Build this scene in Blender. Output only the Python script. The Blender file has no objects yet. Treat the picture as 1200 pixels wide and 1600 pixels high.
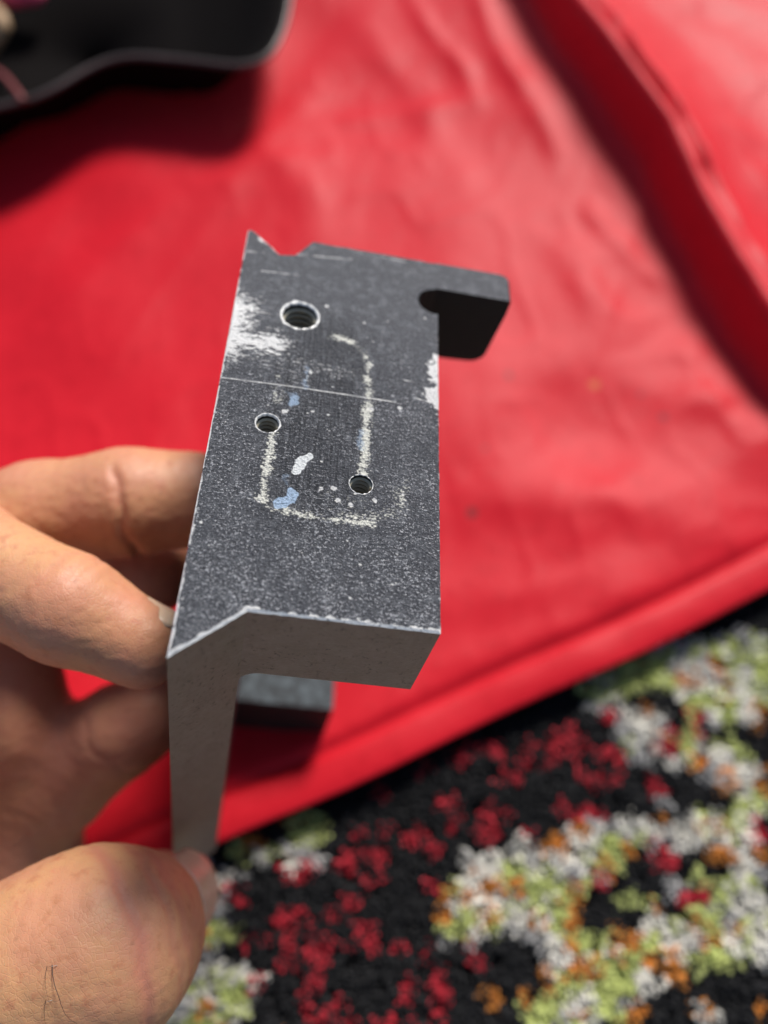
import bpy, bmesh, math, random
import numpy as np
from mathutils import Vector, Matrix

scene = bpy.context.scene
col = scene.collection
random.seed(4)
rng = np.random.default_rng(7)

# ------------------------------------------------------------------ camera, light
TH = math.radians(25.0)                 # tilt away from straight down
H = 0.22                                # height of the phone above the ground
cam_d = bpy.data.cameras.new('camera')
cam = bpy.data.objects.new('camera', cam_d)
col.objects.link(cam)
cam.location = (0, 0, H)
cam.rotation_euler = (TH, 0, 0)
cam_d.sensor_fit = 'VERTICAL'
cam_d.sensor_height = 36.0
cam_d.lens = 30.18
cam_d.clip_start = 0.005
cam_d.clip_end = 100
cam_d.dof.use_dof = True
cam_d.dof.focus_distance = 0.112
cam_d.dof.aperture_fstop = 9.2
scene.camera = cam

SUN_EL, SUN_AZ = math.radians(41), math.radians(25)     # azimuth from +Y towards +X
world = bpy.data.worlds.new('World')
scene.world = world
world.use_nodes = True
wn = world.node_tree
sky = wn.nodes.new('ShaderNodeTexSky')
sky.sky_type = 'NISHITA'
sky.sun_disc = False
sky.sun_elevation = SUN_EL
sky.sun_rotation = SUN_AZ
wn.links.new(sky.outputs[0], wn.nodes['Background'].inputs[0])
wn.nodes['Background'].inputs[1].default_value = 0.075
S = Vector((math.sin(SUN_AZ)*math.cos(SUN_EL), math.cos(SUN_AZ)*math.cos(SUN_EL), math.sin(SUN_EL)))
sd = bpy.data.lights.new('sun', 'SUN')
sd.energy = 4.0
sd.angle = math.radians(15.0)
sd.color = (1.0, 0.955, 0.89)
sun = bpy.data.objects.new('sun', sd)
col.objects.link(sun)
sun.rotation_euler = S.to_track_quat('Z', 'Y').to_euler()
sun.location = (0.5, 0.6, 1.5)

vs = scene.view_settings
vs.view_transform = 'Standard'
vs.look = 'None'
vs.gamma = 1
vs.exposure = 0.33

# ------------------------------------------------------------------ helpers
UP = Vector((0, math.cos(TH), math.sin(TH)))
FW = Vector((0, math.sin(TH), -math.cos(TH)))
RT = Vector((1, 0, 0))
CL = Vector((0, 0, H))
FPX = 1341.3

def cam2w(x, y, z):                     # camera frame (right, down, forward) -> world
    return CL + RT*x - UP*y + FW*z

def at(px, py, d):                      # the point seen at a pixel, d metres deep
    return cam2w((px-600)/FPX*d, (py-800)/FPX*d, d)

def ground(px, py, z=0.0):              # the point of height z seen at a pixel
    r = RT*((px-600)/FPX) - UP*((py-800)/FPX) + FW
    k = (z-H)/r.z
    return CL + r*k

def link(o, parent=None):
    col.objects.link(o)
    if parent is not None:
        o.parent = parent
    return o

def tag(o, label=None, cat=None, group=None, kind=None):
    if label: o['label'] = label
    if cat: o['category'] = cat
    if group: o['group'] = group
    if kind: o['kind'] = kind
    return o

def mesh_obj(name, verts, faces, mats, parent=None, smooth=False, midx=None):
    me = bpy.data.meshes.new(name)
    me.from_pydata([tuple(v) for v in verts], [], [tuple(f) for f in faces])
    for m in (mats if isinstance(mats, (list, tuple)) else [mats]):
        me.materials.append(m)
    if midx is not None:
        me.polygons.foreach_set('material_index', midx)
    if smooth:
        me.polygons.foreach_set('use_smooth', [True]*len(me.polygons))
    me.update()
    return link(bpy.data.objects.new(name, me), parent)

def bm_obj(name, bm, mats, parent=None, smooth=False):
    me = bpy.data.meshes.new(name)
    bm.to_mesh(me)
    bm.free()
    for m in (mats if isinstance(mats, (list, tuple)) else [mats]):
        me.materials.append(m)
    if smooth:
        me.polygons.foreach_set('use_smooth', [True]*len(me.polygons))
    return link(bpy.data.objects.new(name, me), parent)

# lattice noise for shaping meshes
PERM = rng.permutation(512)
GV = rng.uniform(-1, 1, 512)
def vnoise(x, y):
    xi = np.floor(x).astype(int); yi = np.floor(y).astype(int)
    fx = x-xi; fy = y-yi
    fx = fx*fx*fx*(fx*(fx*6-15)+10); fy = fy*fy*fy*(fy*(fy*6-15)+10)
    g = lambda a, b: GV[PERM[(PERM[a & 511]+b) & 511]]
    return (g(xi, yi)*(1-fx)+g(xi+1, yi)*fx)*(1-fy)+(g(xi, yi+1)*(1-fx)+g(xi+1, yi+1)*fx)*fy

def seg_dist(P, a, b):                  # distance to a segment, position along it, signed side
    a = np.array(a[:2]); b = np.array(b[:2])
    ab = b-a; L = np.linalg.norm(ab)
    t = np.clip(((P-a)@ab)/(L*L), 0, 1)
    d = P-(a+t[:, None]*ab)
    side = (P[:, 0]-a[0])*(-ab[1]/L)+(P[:, 1]-a[1])*(ab[0]/L)
    return np.linalg.norm(d, axis=1), t, side

def poly_dist(P, pts):
    best = np.full(len(P), 1e9); bs = np.zeros(len(P)); bt = np.zeros(len(P))
    n = len(pts)-1
    for i in range(n):
        d, t, s = seg_dist(P, pts[i], pts[i+1])
        m = d < best
        best[m] = d[m]; bs[m] = s[m]; bt[m] = (i+t[m])/n
    return best, bt, np.where(bs < 0, -1, 1)

# ------------------------------------------------------------------ materials
class NT:
    def __init__(s, name):
        s.m = bpy.data.materials.new(name)
        s.m.use_nodes = True
        s.t = s.m.node_tree
        s.b = s.t.nodes['Principled BSDF']
    def n(s, typ, ins=None, **kw):
        nd = s.t.nodes.new(typ)
        for k, v in kw.items(): setattr(nd, k, v)
        for k, v in (ins or {}).items():
            if isinstance(v, bpy.types.NodeSocket): s.t.links.new(v, nd.inputs[k])
            else: nd.inputs[k].default_value = v
        return nd
    def math(s, op, a, b=None, c=None, clamp=False):
        ins = {0: a}
        if b is not None: ins[1] = b
        if c is not None: ins[2] = c
        nd = s.n('ShaderNodeMath', ins, operation=op)
        nd.use_clamp = clamp
        return nd.outputs[0]
    def vec(s, op, a, b=None):
        ins = {0: a}
        if b is not None: ins[1] = b
        return s.n('ShaderNodeVectorMath', ins, operation=op)
    def coords(s, scale=1.0):
        tc = s.n('ShaderNodeTexCoord')
        if scale == 1.0: return tc.outputs['Object']
        nd = s.n('ShaderNodeVectorMath', {0: tc.outputs['Object']}, operation='SCALE')
        nd.inputs['Scale'].default_value = scale
        return nd.outputs[0]
    def noise(s, co, scale, detail=2, rough=0.5, stretch=None):
        if stretch:
            co = s.vec('MULTIPLY', co, stretch).outputs[0]
        return s.n('ShaderNodeTexNoise', {'Vector': co, 'Scale': scale, 'Detail': detail, 'Roughness': rough}).outputs[0]
    def mix(s, f, a, b):
        nd = s.n('ShaderNodeMix', data_type='RGBA')
        for i, v in ((0, f), (6, a), (7, b)):
            if isinstance(v, bpy.types.NodeSocket): s.t.links.new(v, nd.inputs[i])
            elif i == 0: nd.inputs[i].default_value = v
            else: nd.inputs[i].default_value = (*v, 1)
        return nd.outputs[2]
    def mixf(s, f, a, b):
        nd = s.n('ShaderNodeMix', data_type='FLOAT')
        for i, v in ((0, f), (2, a), (3, b)):
            if isinstance(v, bpy.types.NodeSocket): s.t.links.new(v, nd.inputs[i])
            else: nd.inputs[i].default_value = v
        return nd.outputs[0]
    def step(s, v, lo, hi):             # smooth ramp lo..hi -> 0..1
        nd = s.n('ShaderNodeMapRange', {0: v, 1: lo, 2: hi, 3: 0.0, 4: 1.0}, interpolation_type='SMOOTHSTEP')
        return nd.outputs[0]
    def seg(s, co, a, b):
        ba = (b[0]-a[0], b[1]-a[1], 0)
        L2 = ba[0]**2+ba[1]**2+1e-9
        pa = s.vec('SUBTRACT', co, (a[0], a[1], 0)).outputs[0]
        dt = s.vec('DOT_PRODUCT', pa, ba).outputs[1]
        h = s.math('MULTIPLY', dt, 1/L2, clamp=True)
        sc = s.n('ShaderNodeVectorMath', {0: ba}, operation='SCALE')
        s.t.links.new(h, sc.inputs['Scale'])
        return s.vec('LENGTH', s.vec('SUBTRACT', pa, sc.outputs[0]).outputs[0]).outputs[1]
    def segs(s, co, lst):
        r = None
        for a, b in lst:
            d = s.seg(co, a, b)
            r = d if r is None else s.math('MINIMUM', r, d)
        return r
    def set(s, **kw):
        for k, v in kw.items():
            k = k.replace('_', ' ')
            if isinstance(v, bpy.types.NodeSocket): s.t.links.new(v, s.b.inputs[k])
            else: s.b.inputs[k].default_value = (*v, 1) if isinstance(v, tuple) and len(v) == 3 and 'Color' in k else v
    def bump(s, h, strength, dist, prev=None):
        ins = {'Height': h, 'Strength': strength, 'Distance': dist}
        if prev is not None: ins['Normal'] = prev
        return s.n('ShaderNodeBump', ins).outputs[0]

# the worn dark coating of the bracket's upper face; plan coordinates u, v in millimetres
def wear_masks():
    u0, v0, du, dv, st = -2.0, -2.0, 48.0, 80.0, 0.05
    nx, ny = int(du/st), int(dv/st)
    U, Vv = np.meshgrid(u0+st*(np.arange(nx)+0.5), v0+st*(np.arange(ny)+0.5))
    x, y = U.ravel(), Vv.ravel(); P = np.column_stack([x, y])
    def fbm(sx, sy, o=0, n=4):
        r = np.zeros(len(x)); a = 0.55
        for i in range(n):
            r += a*vnoise(x*sx*2**i+o+i*17, y*sy*2**i+o*1.7+i*5); a *= 0.55
        return r                                            # about -1..1
    def ss(v, lo, hi):
        t = np.clip((v-lo)/(hi-lo), 0, 1); return t*t*(3-2*t)
    def D(pts): return poly_dist(P, pts)[0]
    n_s = fbm(0.9, 0.9, 3); n_l = fbm(0.35, 0.35, 11); n_f = fbm(2.2, 2.2, 23, 3)
    streak = fbm(0.30, 2.0, 31); fine = fbm(0.5, 4.0, 47, 3)
    gr = fbm(3.0, 5.0, 91, 3); gs = fbm(1.1, 3.2, 71, 4)
    patch = ss(D([(-0.6, 49.5), (-0.2, 56.5)])*-0.24+gs*0.6+gr*0.5+1.0, 0.0, 0.55)
    patch = np.maximum(patch, ss(D([(0.8, 51.2), (3.5, 50.4), (6.8, 51.0)])*-0.34+gs*0.6+gr*0.5+streak*0.3+0.78, 0.0, 0.4))
    patch = np.maximum(patch, 0.75*ss(D([(0, 56), (1.2, 60)])*-0.5+gr*0.8+0.2, 0.0, 0.4))
    patch = np.maximum(patch, 0.5*ss(D([(4, 48.2), (18, 47.0)])*-0.22+gr*1.2+fine*0.5-0.22, 0.0, 0.3))
    patch = np.maximum(patch, 0.45*ss(D([(2, 46.5), (12, 45.0)])*-0.3+fine*1.2-0.25, 0.0, 0.3))
    dc = D([(31.9, 44.8), (31.9, 49), (32.3, 52.3)])
    chip = ss(2.0+n_s*1.6+n_f*0.3-dc, 0.0, 0.12)*(dc < 3.4)
    scr = ss(D([(-0.5, 42.6), (10, 42.95), (24.9, 43.0)])+n_s*0.05, 0.15, 0.06)*(0.7+0.3*ss(n_l, -0.3, 0.2))
    s2 = np.full(len(x), 9.0)
    for pl in ([(9.8, 44.0), (13.5, 43.3)], [(1.0, 56.6), (6.6, 56.95)], [(6, 71), (17, 72.4)], [(14, 74.8), (26, 74.2)], [(27.8, 44.4), (30.4, 43.9)], [(0.5, 70), (3, 70.3)], [(26, 47.6), (31, 47.2)], [(3.2, 66), (9, 66.4)]):
        s2 = np.minimum(s2, D(pl))
    scr2 = ss(s2, 0.16, 0.05)*ss(fine, -0.15, 0.2)
    do = D([(0, 75), (0, 0), (8.1, 6.9), (31.3, 6.9)]); do = np.minimum(do, D([(0.5, 75), (5.5, 70.6), (8, 71.1)]))
    do2 = D([(8, 71.1), (10.5, 75.2), (43.7, 75.2), (43.7, 69)]); do2 = np.minimum(do2, D([(31.3, 6.9), (31.3, 63)])); do2 = np.minimum(do2, do+0.0)
    df_ = D([(0, 0), (8.1, 6.9), (31.3, 6.9)])
    rim = ss(0.16+n_s*0.5-do, 0.0, 0.14)
    rim = np.maximum(rim, ss(0.52+n_s*0.5+n_f*0.1-df_, 0.0, 0.14))  # front edge widened: bare metal plus the glare on it, painted white
    rim = np.maximum(rim, 0.6*ss(-0.02+n_s*0.30-do2, 0.0, 0.12))
    hol = ss(3.1+n_s*0.5-np.hypot(x-9.9, y-57.5), 0, 0.12)
    hol = np.maximum(hol, ss(1.80+n_s*0.30-np.hypot(x-7.35, y-35.6), 0, 0.1))
    hol = np.maximum(hol, 0.9*ss(1.60+n_s*0.42-np.hypot(x-20.6, y-27.5), 0, 0.1))
    dots = np.zeros(len(x))
    r_ = np.random.default_rng(5)
    for i in range(70):
        cx, cy = r_.uniform(0.5, 31), r_.uniform(4, 62); rr = r_.uniform(0.07, 0.26)*(1 if i > 6 else 1.5)
        if i == 0: cx, cy, rr = 25.6, 42.0, 0.42
        if i == 1: cx, cy, rr = 21.3, 40.9, 0.62
        m = (np.abs(x-cx) < 1.2) & (np.abs(y-cy) < 1.2)
        dots[m] = np.maximum(dots[m], ss(rr+n_f[m]*0.15-np.hypot(x[m]-cx, (y[m]-cy)*1.2), 0, 0.08))
    for (cx, cy, q) in [(9.5, 38.2, .45), (17.0, 26.2, .45), (17.6, 24.4, .4), (15.4, 25.9, .35), (19.4, 24.0, .4), (22.6, 25.2, .35), (12.5, 46.2, .4), (25, 47.5, .2)]:
        m = (np.abs(x-cx) < 1.2) & (np.abs(y-cy) < 1.2)
        dots[m] = np.maximum(dots[m], ss(q+n_f[m]*0.3-np.hypot(x[m]-cx, y[m]-cy), 0, 0.1))
    bare = np.clip(np.max([patch, chip*1.0, scr*0.95, scr2*0.8, rim, hol, dots*0.9], axis=0), 0, 1)
    # chalky yellow-white outline left by a strip
    ch = np.zeros(len(x))
    for pl, w, gap in (([(15.1, 54.3), (18.6, 53.5), (20.3, 51.0)], 0.42, -0.15), ([(20.5, 50.3), (20.9, 43.2)], 0.50, -0.1), ([(20.9, 42), (20.8, 29.3)], 0.66, -0.45),
                       ([(8.4, 44.5), (8.3, 40.2)], 0.45, -0.05), ([(8.3, 34.2), (7.9, 22.9), (9.4, 21.9)], 0.56, -0.45), ([(9.4, 21.9), (15.5, 21.2), (22.8, 21.4)], 0.46, -0.6)):
        d = D(pl)
        ch = np.maximum(ch, ss(w*1.0+n_s*0.5+gr*0.75-d, 0.0, 0.28)*ss(n_l*0.6+n_s*0.5+gr*0.4-gap, -0.2, 0.25))
    df = D([(18, 22.2), (23.5, 22.4), (25.8, 24.5), (26.2, 28.6)])
    ch = np.maximum(ch, 0.85*ss(gr*1.1+n_s*0.4-df*0.42+0.15, 0.1, 0.5))
    ch = np.maximum(ch, 0.6*ss(gr*1.2-D([(16.5, 25), (21, 24)])*0.35-0.15, 0.1, 0.4))
    bl = ss(0.80+n_s*0.45-D([(11.75, 24.7), (11.6, 23.6), (10.0, 22.3)]), 0, 0.15)
    bl = np.maximum(bl, 0.8*ss(0.55+n_s*0.6-D([(10.3, 39.6), (10.5, 40.6)]), 0, 0.25))
    for pl in ([(9.6, 42.0), (10.2, 41.6)], [(11.8, 43.4), (12.0, 47)], [(10.4, 26.8), (10.6, 26.2)], [(20.2, 33.5), (20.2, 36.5)]):
        bl = np.maximum(bl, 0.42*ss(0.5+n_s*0.9-D(pl), 0, 0.5))
    wh = ss(0.72+n_s*0.35-D([(12.0, 28.3), (12.6, 30.2), (13.5, 31.0)]), 0, 0.12)
    px = np.column_stack([bare, ch, bl, wh]).astype(np.float32)
    px[:, :3] *= 1.0
    im = bpy.data.images.new('wear_marks', nx, ny, alpha=True, float_buffer=True)
    im.colorspace_settings.name = 'Non-Color'
    im.alpha_mode = 'CHANNEL_PACKED'
    im.pixels.foreach_set(px.ravel()); im.update()
    return im, (u0, v0, du, dv)

def mat_coated():
    k = NT('worn_dark_coating')
    im, (u0, v0, du, dv) = wear_masks()
    co = k.coords(1000.0)
    mp = k.n('ShaderNodeMapping', {0: co, 1: (-u0/du, -v0/dv, 0), 3: (1/du, 1/dv, 1)})
    tx = k.n('ShaderNodeTexImage', {0: mp.outputs[0]}, image=im, extension='EXTEND', interpolation='Cubic')
    sp = k.n('ShaderNodeSeparateColor', {0: tx.outputs[0]})
    bare, chalk, blue, white = sp.outputs[0], sp.outputs[1], sp.outputs[2], tx.outputs[1]
    v = k.n('ShaderNodeSeparateXYZ', {0: co}).outputs[1]
    low = k.step(v, 62.0, 36.0)
    n_f = k.noise(co, 2.6, 3, 0.65)
    n_g = k.noise(k.vec('MULTIPLY', co, (0.85, 1.2, 1)).outputs[0], 1.9, 4, 0.72)
    n_h = k.noise(co, 3.4, 3, 0.65)
    n_m = k.noise(co, 0.55, 4, 0.65)
    n_c = k.noise(co, 0.16, 3, 0.6)
    n_v = k.noise(co, 1.0, 3, 0.65, (3.4, 0.10, 1))      # fine scratches along
    n_u = k.noise(co, 1.0, 3, 0.65, (0.16, 3.4, 1))      # and across
    base = k.mix(n_c, (0.050, 0.053, 0.063), (0.082, 0.086, 0.102))
    base = k.mix(k.step(n_m, 0.46, 0.70), base, (0.135, 0.142, 0.16))
    flat = k.vec('MULTIPLY', co, (1, 1, 0)).outputs[0]
    zone = k.step(k.math('ADD', k.seg(flat, (14, 26), (14, 52)), k.math('MULTIPLY', k.math('SUBTRACT', n_m, 0.5), 9.0)), 9.5, 3.5)
    hatch = k.math('MAXIMUM', k.step(n_v, 0.44, 0.58), k.math('MULTIPLY', k.step(n_u, 0.50, 0.62), 0.8))
    base = k.mix(k.math('MULTIPLY', k.math('MULTIPLY', zone, hatch), 0.85), base, (0.010, 0.012, 0.018))
    base = k.mix(k.math('MULTIPLY', k.step(n_v, 0.66, 0.76), 0.5), base, (0.17, 0.175, 0.19))
    base = k.mix(k.math('MULTIPLY', k.step(n_u, 0.66, 0.76), 0.5), base, (0.17, 0.175, 0.19))
    base = k.mix(k.math('MULTIPLY', k.step(n_f, 0.50, 0.38), k.mixf(low, 0.45, 0.65)), base, (0.016, 0.018, 0.023))
    dens = k.math('SUBTRACT', k.math('ADD', k.mixf(low, 0.03, 0.0), k.math('MULTIPLY', k.math('SUBTRACT', n_c, 0.5), 0.16)), k.math('MULTIPLY', k.step(v, 24.0, 4.0), 0.012))
    glint_grain = k.math('MULTIPLY', k.step(k.math('SUBTRACT', k.math('MAXIMUM', n_g, k.math('SUBTRACT', n_h, 0.01)), dens), 0.56, 0.675), k.math('SUBTRACT', 1.0, k.math('MULTIPLY', zone, 0.35)))
    glint_grain = k.math('MULTIPLY', glint_grain, k.mixf(low, 0.5, 1.0))
    c = k.mix(glint_grain, base, (0.64, 0.65, 0.69))  # pale specks paint the sparkle of the rough coating into its colour
    c = k.mix(bare, c, (0.86, 0.85, 0.84))
    c = k.mix(k.math('MULTIPLY', chalk, k.mixf(k.step(n_h, 0.38, 0.55), 0.45, 1.0)), c, (0.84, 0.83, 0.75))
    c = k.mix(k.math('MULTIPLY', blue, k.mixf(k.step(n_f, 0.34, 0.5), 0.45, 0.9)), c, (0.42, 0.56, 0.76))
    c = k.mix(k.math('MULTIPLY', white, k.mixf(k.step(n_f, 0.34, 0.46), 0.6, 1.0)), c, (0.82, 0.84, 0.85))
    mark = k.math('MAXIMUM', k.math('MAXIMUM', chalk, blue), white)
    k.set(Base_Color=c, Metallic=k.math('MAXIMUM', k.math('MULTIPLY', bare, 0.1), k.math('MULTIPLY', glint_grain, 0.4)))
    k.set(Roughness=k.mixf(mark, k.mixf(bare, k.mixf(glint_grain, 0.5, 0.32), 0.40), 0.85), Specular_IOR_Level=0.5)
    hgt = k.math('ADD', k.math('MULTIPLY', n_g, k.mixf(low, 0.55, 1.1)), k.math('MULTIPLY', n_f, k.mixf(low, 0.45, 0.8)))
    hgt = k.math('ADD', hgt, k.math('MULTIPLY', bare, -0.3))
    k.set(Normal=k.bump(hgt, 1.0, 0.0007))
    return k.m

def mat_milled(name='bare_milled_metal', c0=(0.22, 0.158, 0.118), c1=(0.38, 0.285, 0.225), metal=0.25, rough=0.5):  # brown tint paints in warm light bounced from cloth and hand
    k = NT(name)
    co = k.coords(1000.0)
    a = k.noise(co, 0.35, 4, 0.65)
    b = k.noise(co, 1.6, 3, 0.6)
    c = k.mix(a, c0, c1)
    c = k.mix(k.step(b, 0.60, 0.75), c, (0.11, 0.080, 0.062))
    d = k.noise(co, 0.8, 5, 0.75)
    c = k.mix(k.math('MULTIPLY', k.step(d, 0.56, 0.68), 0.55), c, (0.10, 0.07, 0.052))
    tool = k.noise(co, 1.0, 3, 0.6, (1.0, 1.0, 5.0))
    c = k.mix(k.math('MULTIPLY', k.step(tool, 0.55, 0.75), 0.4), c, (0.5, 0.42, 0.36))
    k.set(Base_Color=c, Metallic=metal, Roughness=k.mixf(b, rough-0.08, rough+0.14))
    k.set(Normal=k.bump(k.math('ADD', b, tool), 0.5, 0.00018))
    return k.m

def mat_edge():
    k = NT('bare_bright_edge')
    co = k.coords(1000.0)
    a = k.noise(co, 1.4, 3, 0.6)
    c = k.mix(k.step(a, 0.30, 0.42), (0.16, 0.16, 0.17), (0.82, 0.81, 0.79))
    k.set(Base_Color=c, Metallic=0.15, Roughness=0.4, Normal=k.bump(k.noise(co, 3.0, 2), 0.5, 0.0002))
    return k.m

def mat_black(name='black_coating', c0=(0.006, 0.0055, 0.006), c1=(0.012, 0.011, 0.011), rough=0.6):
    k = NT(name)
    co = k.coords(1000.0)
    a = k.noise(co, 0.6, 3, 0.6)
    k.set(Base_Color=k.mix(a, c0, c1), Roughness=rough, Specular_IOR_Level=0.35)
    k.set(Normal=k.bump(k.noise(co, 3.0, 2, 0.6), 0.3, 0.00015))
    return k.m

def mat_foot():
    k = NT('mottled_grey_coating')
    co = k.coords(1000.0)
    a = k.noise(co, 0.4, 3, 0.6)
    b = k.noise(co, 1.5, 3, 0.6)
    c = k.mix(k.step(a, 0.42, 0.62), (0.016, 0.02, 0.025), (0.062, 0.078, 0.09))  # coating colours lowered, so the foot's shade is painted in
    c = k.mix(k.step(b, 0.58, 0.72), c, (0.02, 0.022, 0.026))
    k.set(Specular_IOR_Level=0.25)
    k.set(Base_Color=c, Roughness=0.6, Normal=k.bump(b, 0.4, 0.0002))
    return k.m

def mat_thread():
    k = NT('tapped_hole_metal')
    co = k.coords(1000.0)
    a = k.noise(co, 1.0, 3, 0.6)
    k.set(Base_Color=k.mix(a, (0.34, 0.30, 0.21), (0.58, 0.52, 0.38)), Metallic=0.25, Roughness=0.35)
    return k.m

def mat_skin():
    k = NT('skin')
    co = k.coords(1000.0)
    at_ = k.n('ShaderNodeAttribute', attribute_name='flush')
    red = at_.outputs['Fac']
    a = k.noise(co, 0.09, 4, 0.6)
    b = k.noise(co, 0.5, 3, 0.6)
    f = k.noise(co, 2.6, 3, 0.6)
    c = k.mix(k.step(a, 0.35, 0.65), (0.60, 0.310, 0.150), (0.58, 0.265, 0.150))
    c = k.mix(k.step(b, 0.52, 0.72), c, (0.52, 0.225, 0.115))
    c = k.mix(k.math('MULTIPLY', red, 0.75), c, (0.54, 0.19, 0.135))
    vein = k.noise(co, 0.22, 5, 0.7)
    c = k.mix(k.math('MULTIPLY', k.step(vein, 0.56, 0.74), 0.55), c, (0.55, 0.20, 0.125))
    fre = k.n('ShaderNodeTexVoronoi', {'Vector': co, 'Scale': 0.33})
    c = k.mix(k.math('MULTIPLY', k.math('MULTIPLY', k.step(fre.outputs[0], 0.16, 0.07), k.step(fre.outputs[1], 0.6, 0.7)), 0.35), c, (0.33, 0.14, 0.075))
    k.set(Base_Color=c, Roughness=k.mixf(b, 0.42, 0.58), Specular_IOR_Level=0.42)
    k.set(Subsurface_Weight=0.22, Subsurface_Radius=(1.0, 0.32, 0.15), Subsurface_Scale=0.0035)
    vor = k.n('ShaderNodeTexVoronoi', {'Vector': co, 'Scale': 1.25, 'Randomness': 1.0}, feature='DISTANCE_TO_EDGE')
    h = k.math('ADD', k.math('MULTIPLY', k.step(vor.outputs[0], 0.0, 0.12), 0.5), k.math('MULTIPLY', f, 0.5))
    pore = k.noise(co, 4.0, 2, 0.6)
    h = k.math('ADD', h, k.math('MULTIPLY', pore, 0.6))
    nb = k.bump(h, 0.24, 0.0002)
    k.set(Normal=nb)
    return k.m

def mat_nail():
    k = NT('nail')
    co = k.coords(1000.0)
    a = k.noise(co, 0.5, 2)
    k.set(Base_Color=k.mix(a, (0.66, 0.44, 0.30), (0.72, 0.50, 0.35)), Roughness=0.3, Specular_IOR_Level=0.5,
          Subsurface_Weight=0.2, Subsurface_Radius=(1.0, 0.4, 0.2), Subsurface_Scale=0.002)
    return k.m

def mat_simple(name, c0, c1, rough, scale=0.2, spec=0.5, metal=0.0, bump=0.2):
    k = NT(name)
    co = k.coords(1000.0)
    a = k.noise(co, scale, 4, 0.6)
    k.set(Base_Color=k.mix(a, c0, c1), Roughness=rough, Specular_IOR_Level=spec, Metallic=metal)
    if bump:
        k.set(Normal=k.bump(k.noise(co, scale*4, 3), bump, 0.0004))
    return k.m

def mat_cloth(spots):
    k = NT('red_woven_cloth')
    co = k.coords(1000.0)
    a = k.noise(co, 0.012, 4, 0.6)
    f = k.noise(co, 0.25, 4, 0.65)
    c = k.mix(a, (0.54, 0.010, 0.020), (0.61, 0.013, 0.025))
    c = k.mix(k.step(f, 0.45, 0.75), c, (0.51, 0.009, 0.018))
    flat = k.vec('MULTIPLY', co, (1, 1, 0)).outputs[0]
    for (p, r, cc) in spots:
        d = k.seg(flat, (p.x*1000, p.y*1000), (p.x*1000+0.01, p.y*1000))
        s_ = k.step(k.math('ADD', d, k.math('MULTIPLY', k.math('SUBTRACT', f, 0.5), r*1.2)), r, r*0.4)
        c = k.mix(k.math('MULTIPLY', s_, 0.8), c, cc)
    k.set(Base_Color=c, Roughness=0.45, Specular_IOR_Level=0.15, Sheen_Weight=0.0, Sheen_Roughness=0.4)
    k.b.inputs['Sheen Tint'].default_value = (1.0, 0.5, 0.5, 1)
    w1 = k.n('ShaderNodeTexWave', {'Vector': co, 'Scale': 0.55}, bands_direction='X').outputs[1]
    w2 = k.n('ShaderNodeTexWave', {'Vector': co, 'Scale': 0.55}, bands_direction='Y').outputs[1]
    h = k.math('ADD', k.math('MULTIPLY', k.math('ADD', w1, w2), 0.06), k.math('MULTIPLY', f, 0.35))
    nb = k.bump(h, 0.35, 0.0010)
    n2 = k.noise(co, 0.07, 3, 0.55, (1.0, 0.45, 1))
    nb = k.bump(n2, 0.2, 0.0013, nb)
    k.set(Normal=nb)
    return k.m

def mat_pile():
    k = NT('rug_yarn')
    at_ = k.n('ShaderNodeAttribute', attribute_name='yarn')
    co = k.coords(1000.0)
    hv = k.n('ShaderNodeHueSaturation', {'Color': at_.outputs['Color'], 'Value': k.mixf(k.noise(co, 0.4, 2), 0.75, 1.25)})
    k.set(Base_Color=hv.outputs[0], Roughness=0.85, Specular_IOR_Level=0.25, Sheen_Weight=0.1)
    return k.m

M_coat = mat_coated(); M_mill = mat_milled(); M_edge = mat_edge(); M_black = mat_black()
M_foot = mat_foot(); M_thread = mat_thread(); M_skin = mat_skin(); M_nail = mat_nail()

# ------------------------------------------------------------------ ground
gm = mat_simple('grey_floor', (0.16, 0.15, 0.14), (0.24, 0.23, 0.21), 0.8, 0.02)
g = mesh_obj('ground', [(-6, -6, -0.012), (6, -6, -0.012), (6, 6, -0.012), (-6, 6, -0.012)], [(0, 1, 2, 3)], gm)
tag(g, kind='structure')

# ------------------------------------------------------------------ red cloth
K = 0.62                                # cloth and rug relief scale
hem_px = [(345, 1311), (540, 1236), (780, 1115), (1000, 1023), (1200, 920)]
hem_w = [ground(x, y, 0.0065) for x, y in hem_px]
h0 = np.array(hem_w[0][:2]); h1 = np.array(hem_w[-1][:2])
e1 = (h1-h0)/np.linalg.norm(h1-h0); e2 = np.array([-e1[1], e1[0]])
hs = [((np.array(p[:2])-h0)@e1, (np.array(p[:2])-h0)@e2) for p in hem_w]
hx = [-0.9*K, -0.3*K, -0.1*K]+[s for s, q in hs]+[hs[-1][0]+0.12*K, 0.9*K]
hy = [0.012, -0.004, -0.0025]+[q for s, q in hs]+[hs[-1][1]+0.004, 0.03]
def hem_q(s):
    q = np.interp(s, hx, hy)
    k = 0.012
    return (q+np.interp(s-k, hx, hy)+np.interp(s+k, hx, hy))/3

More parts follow.
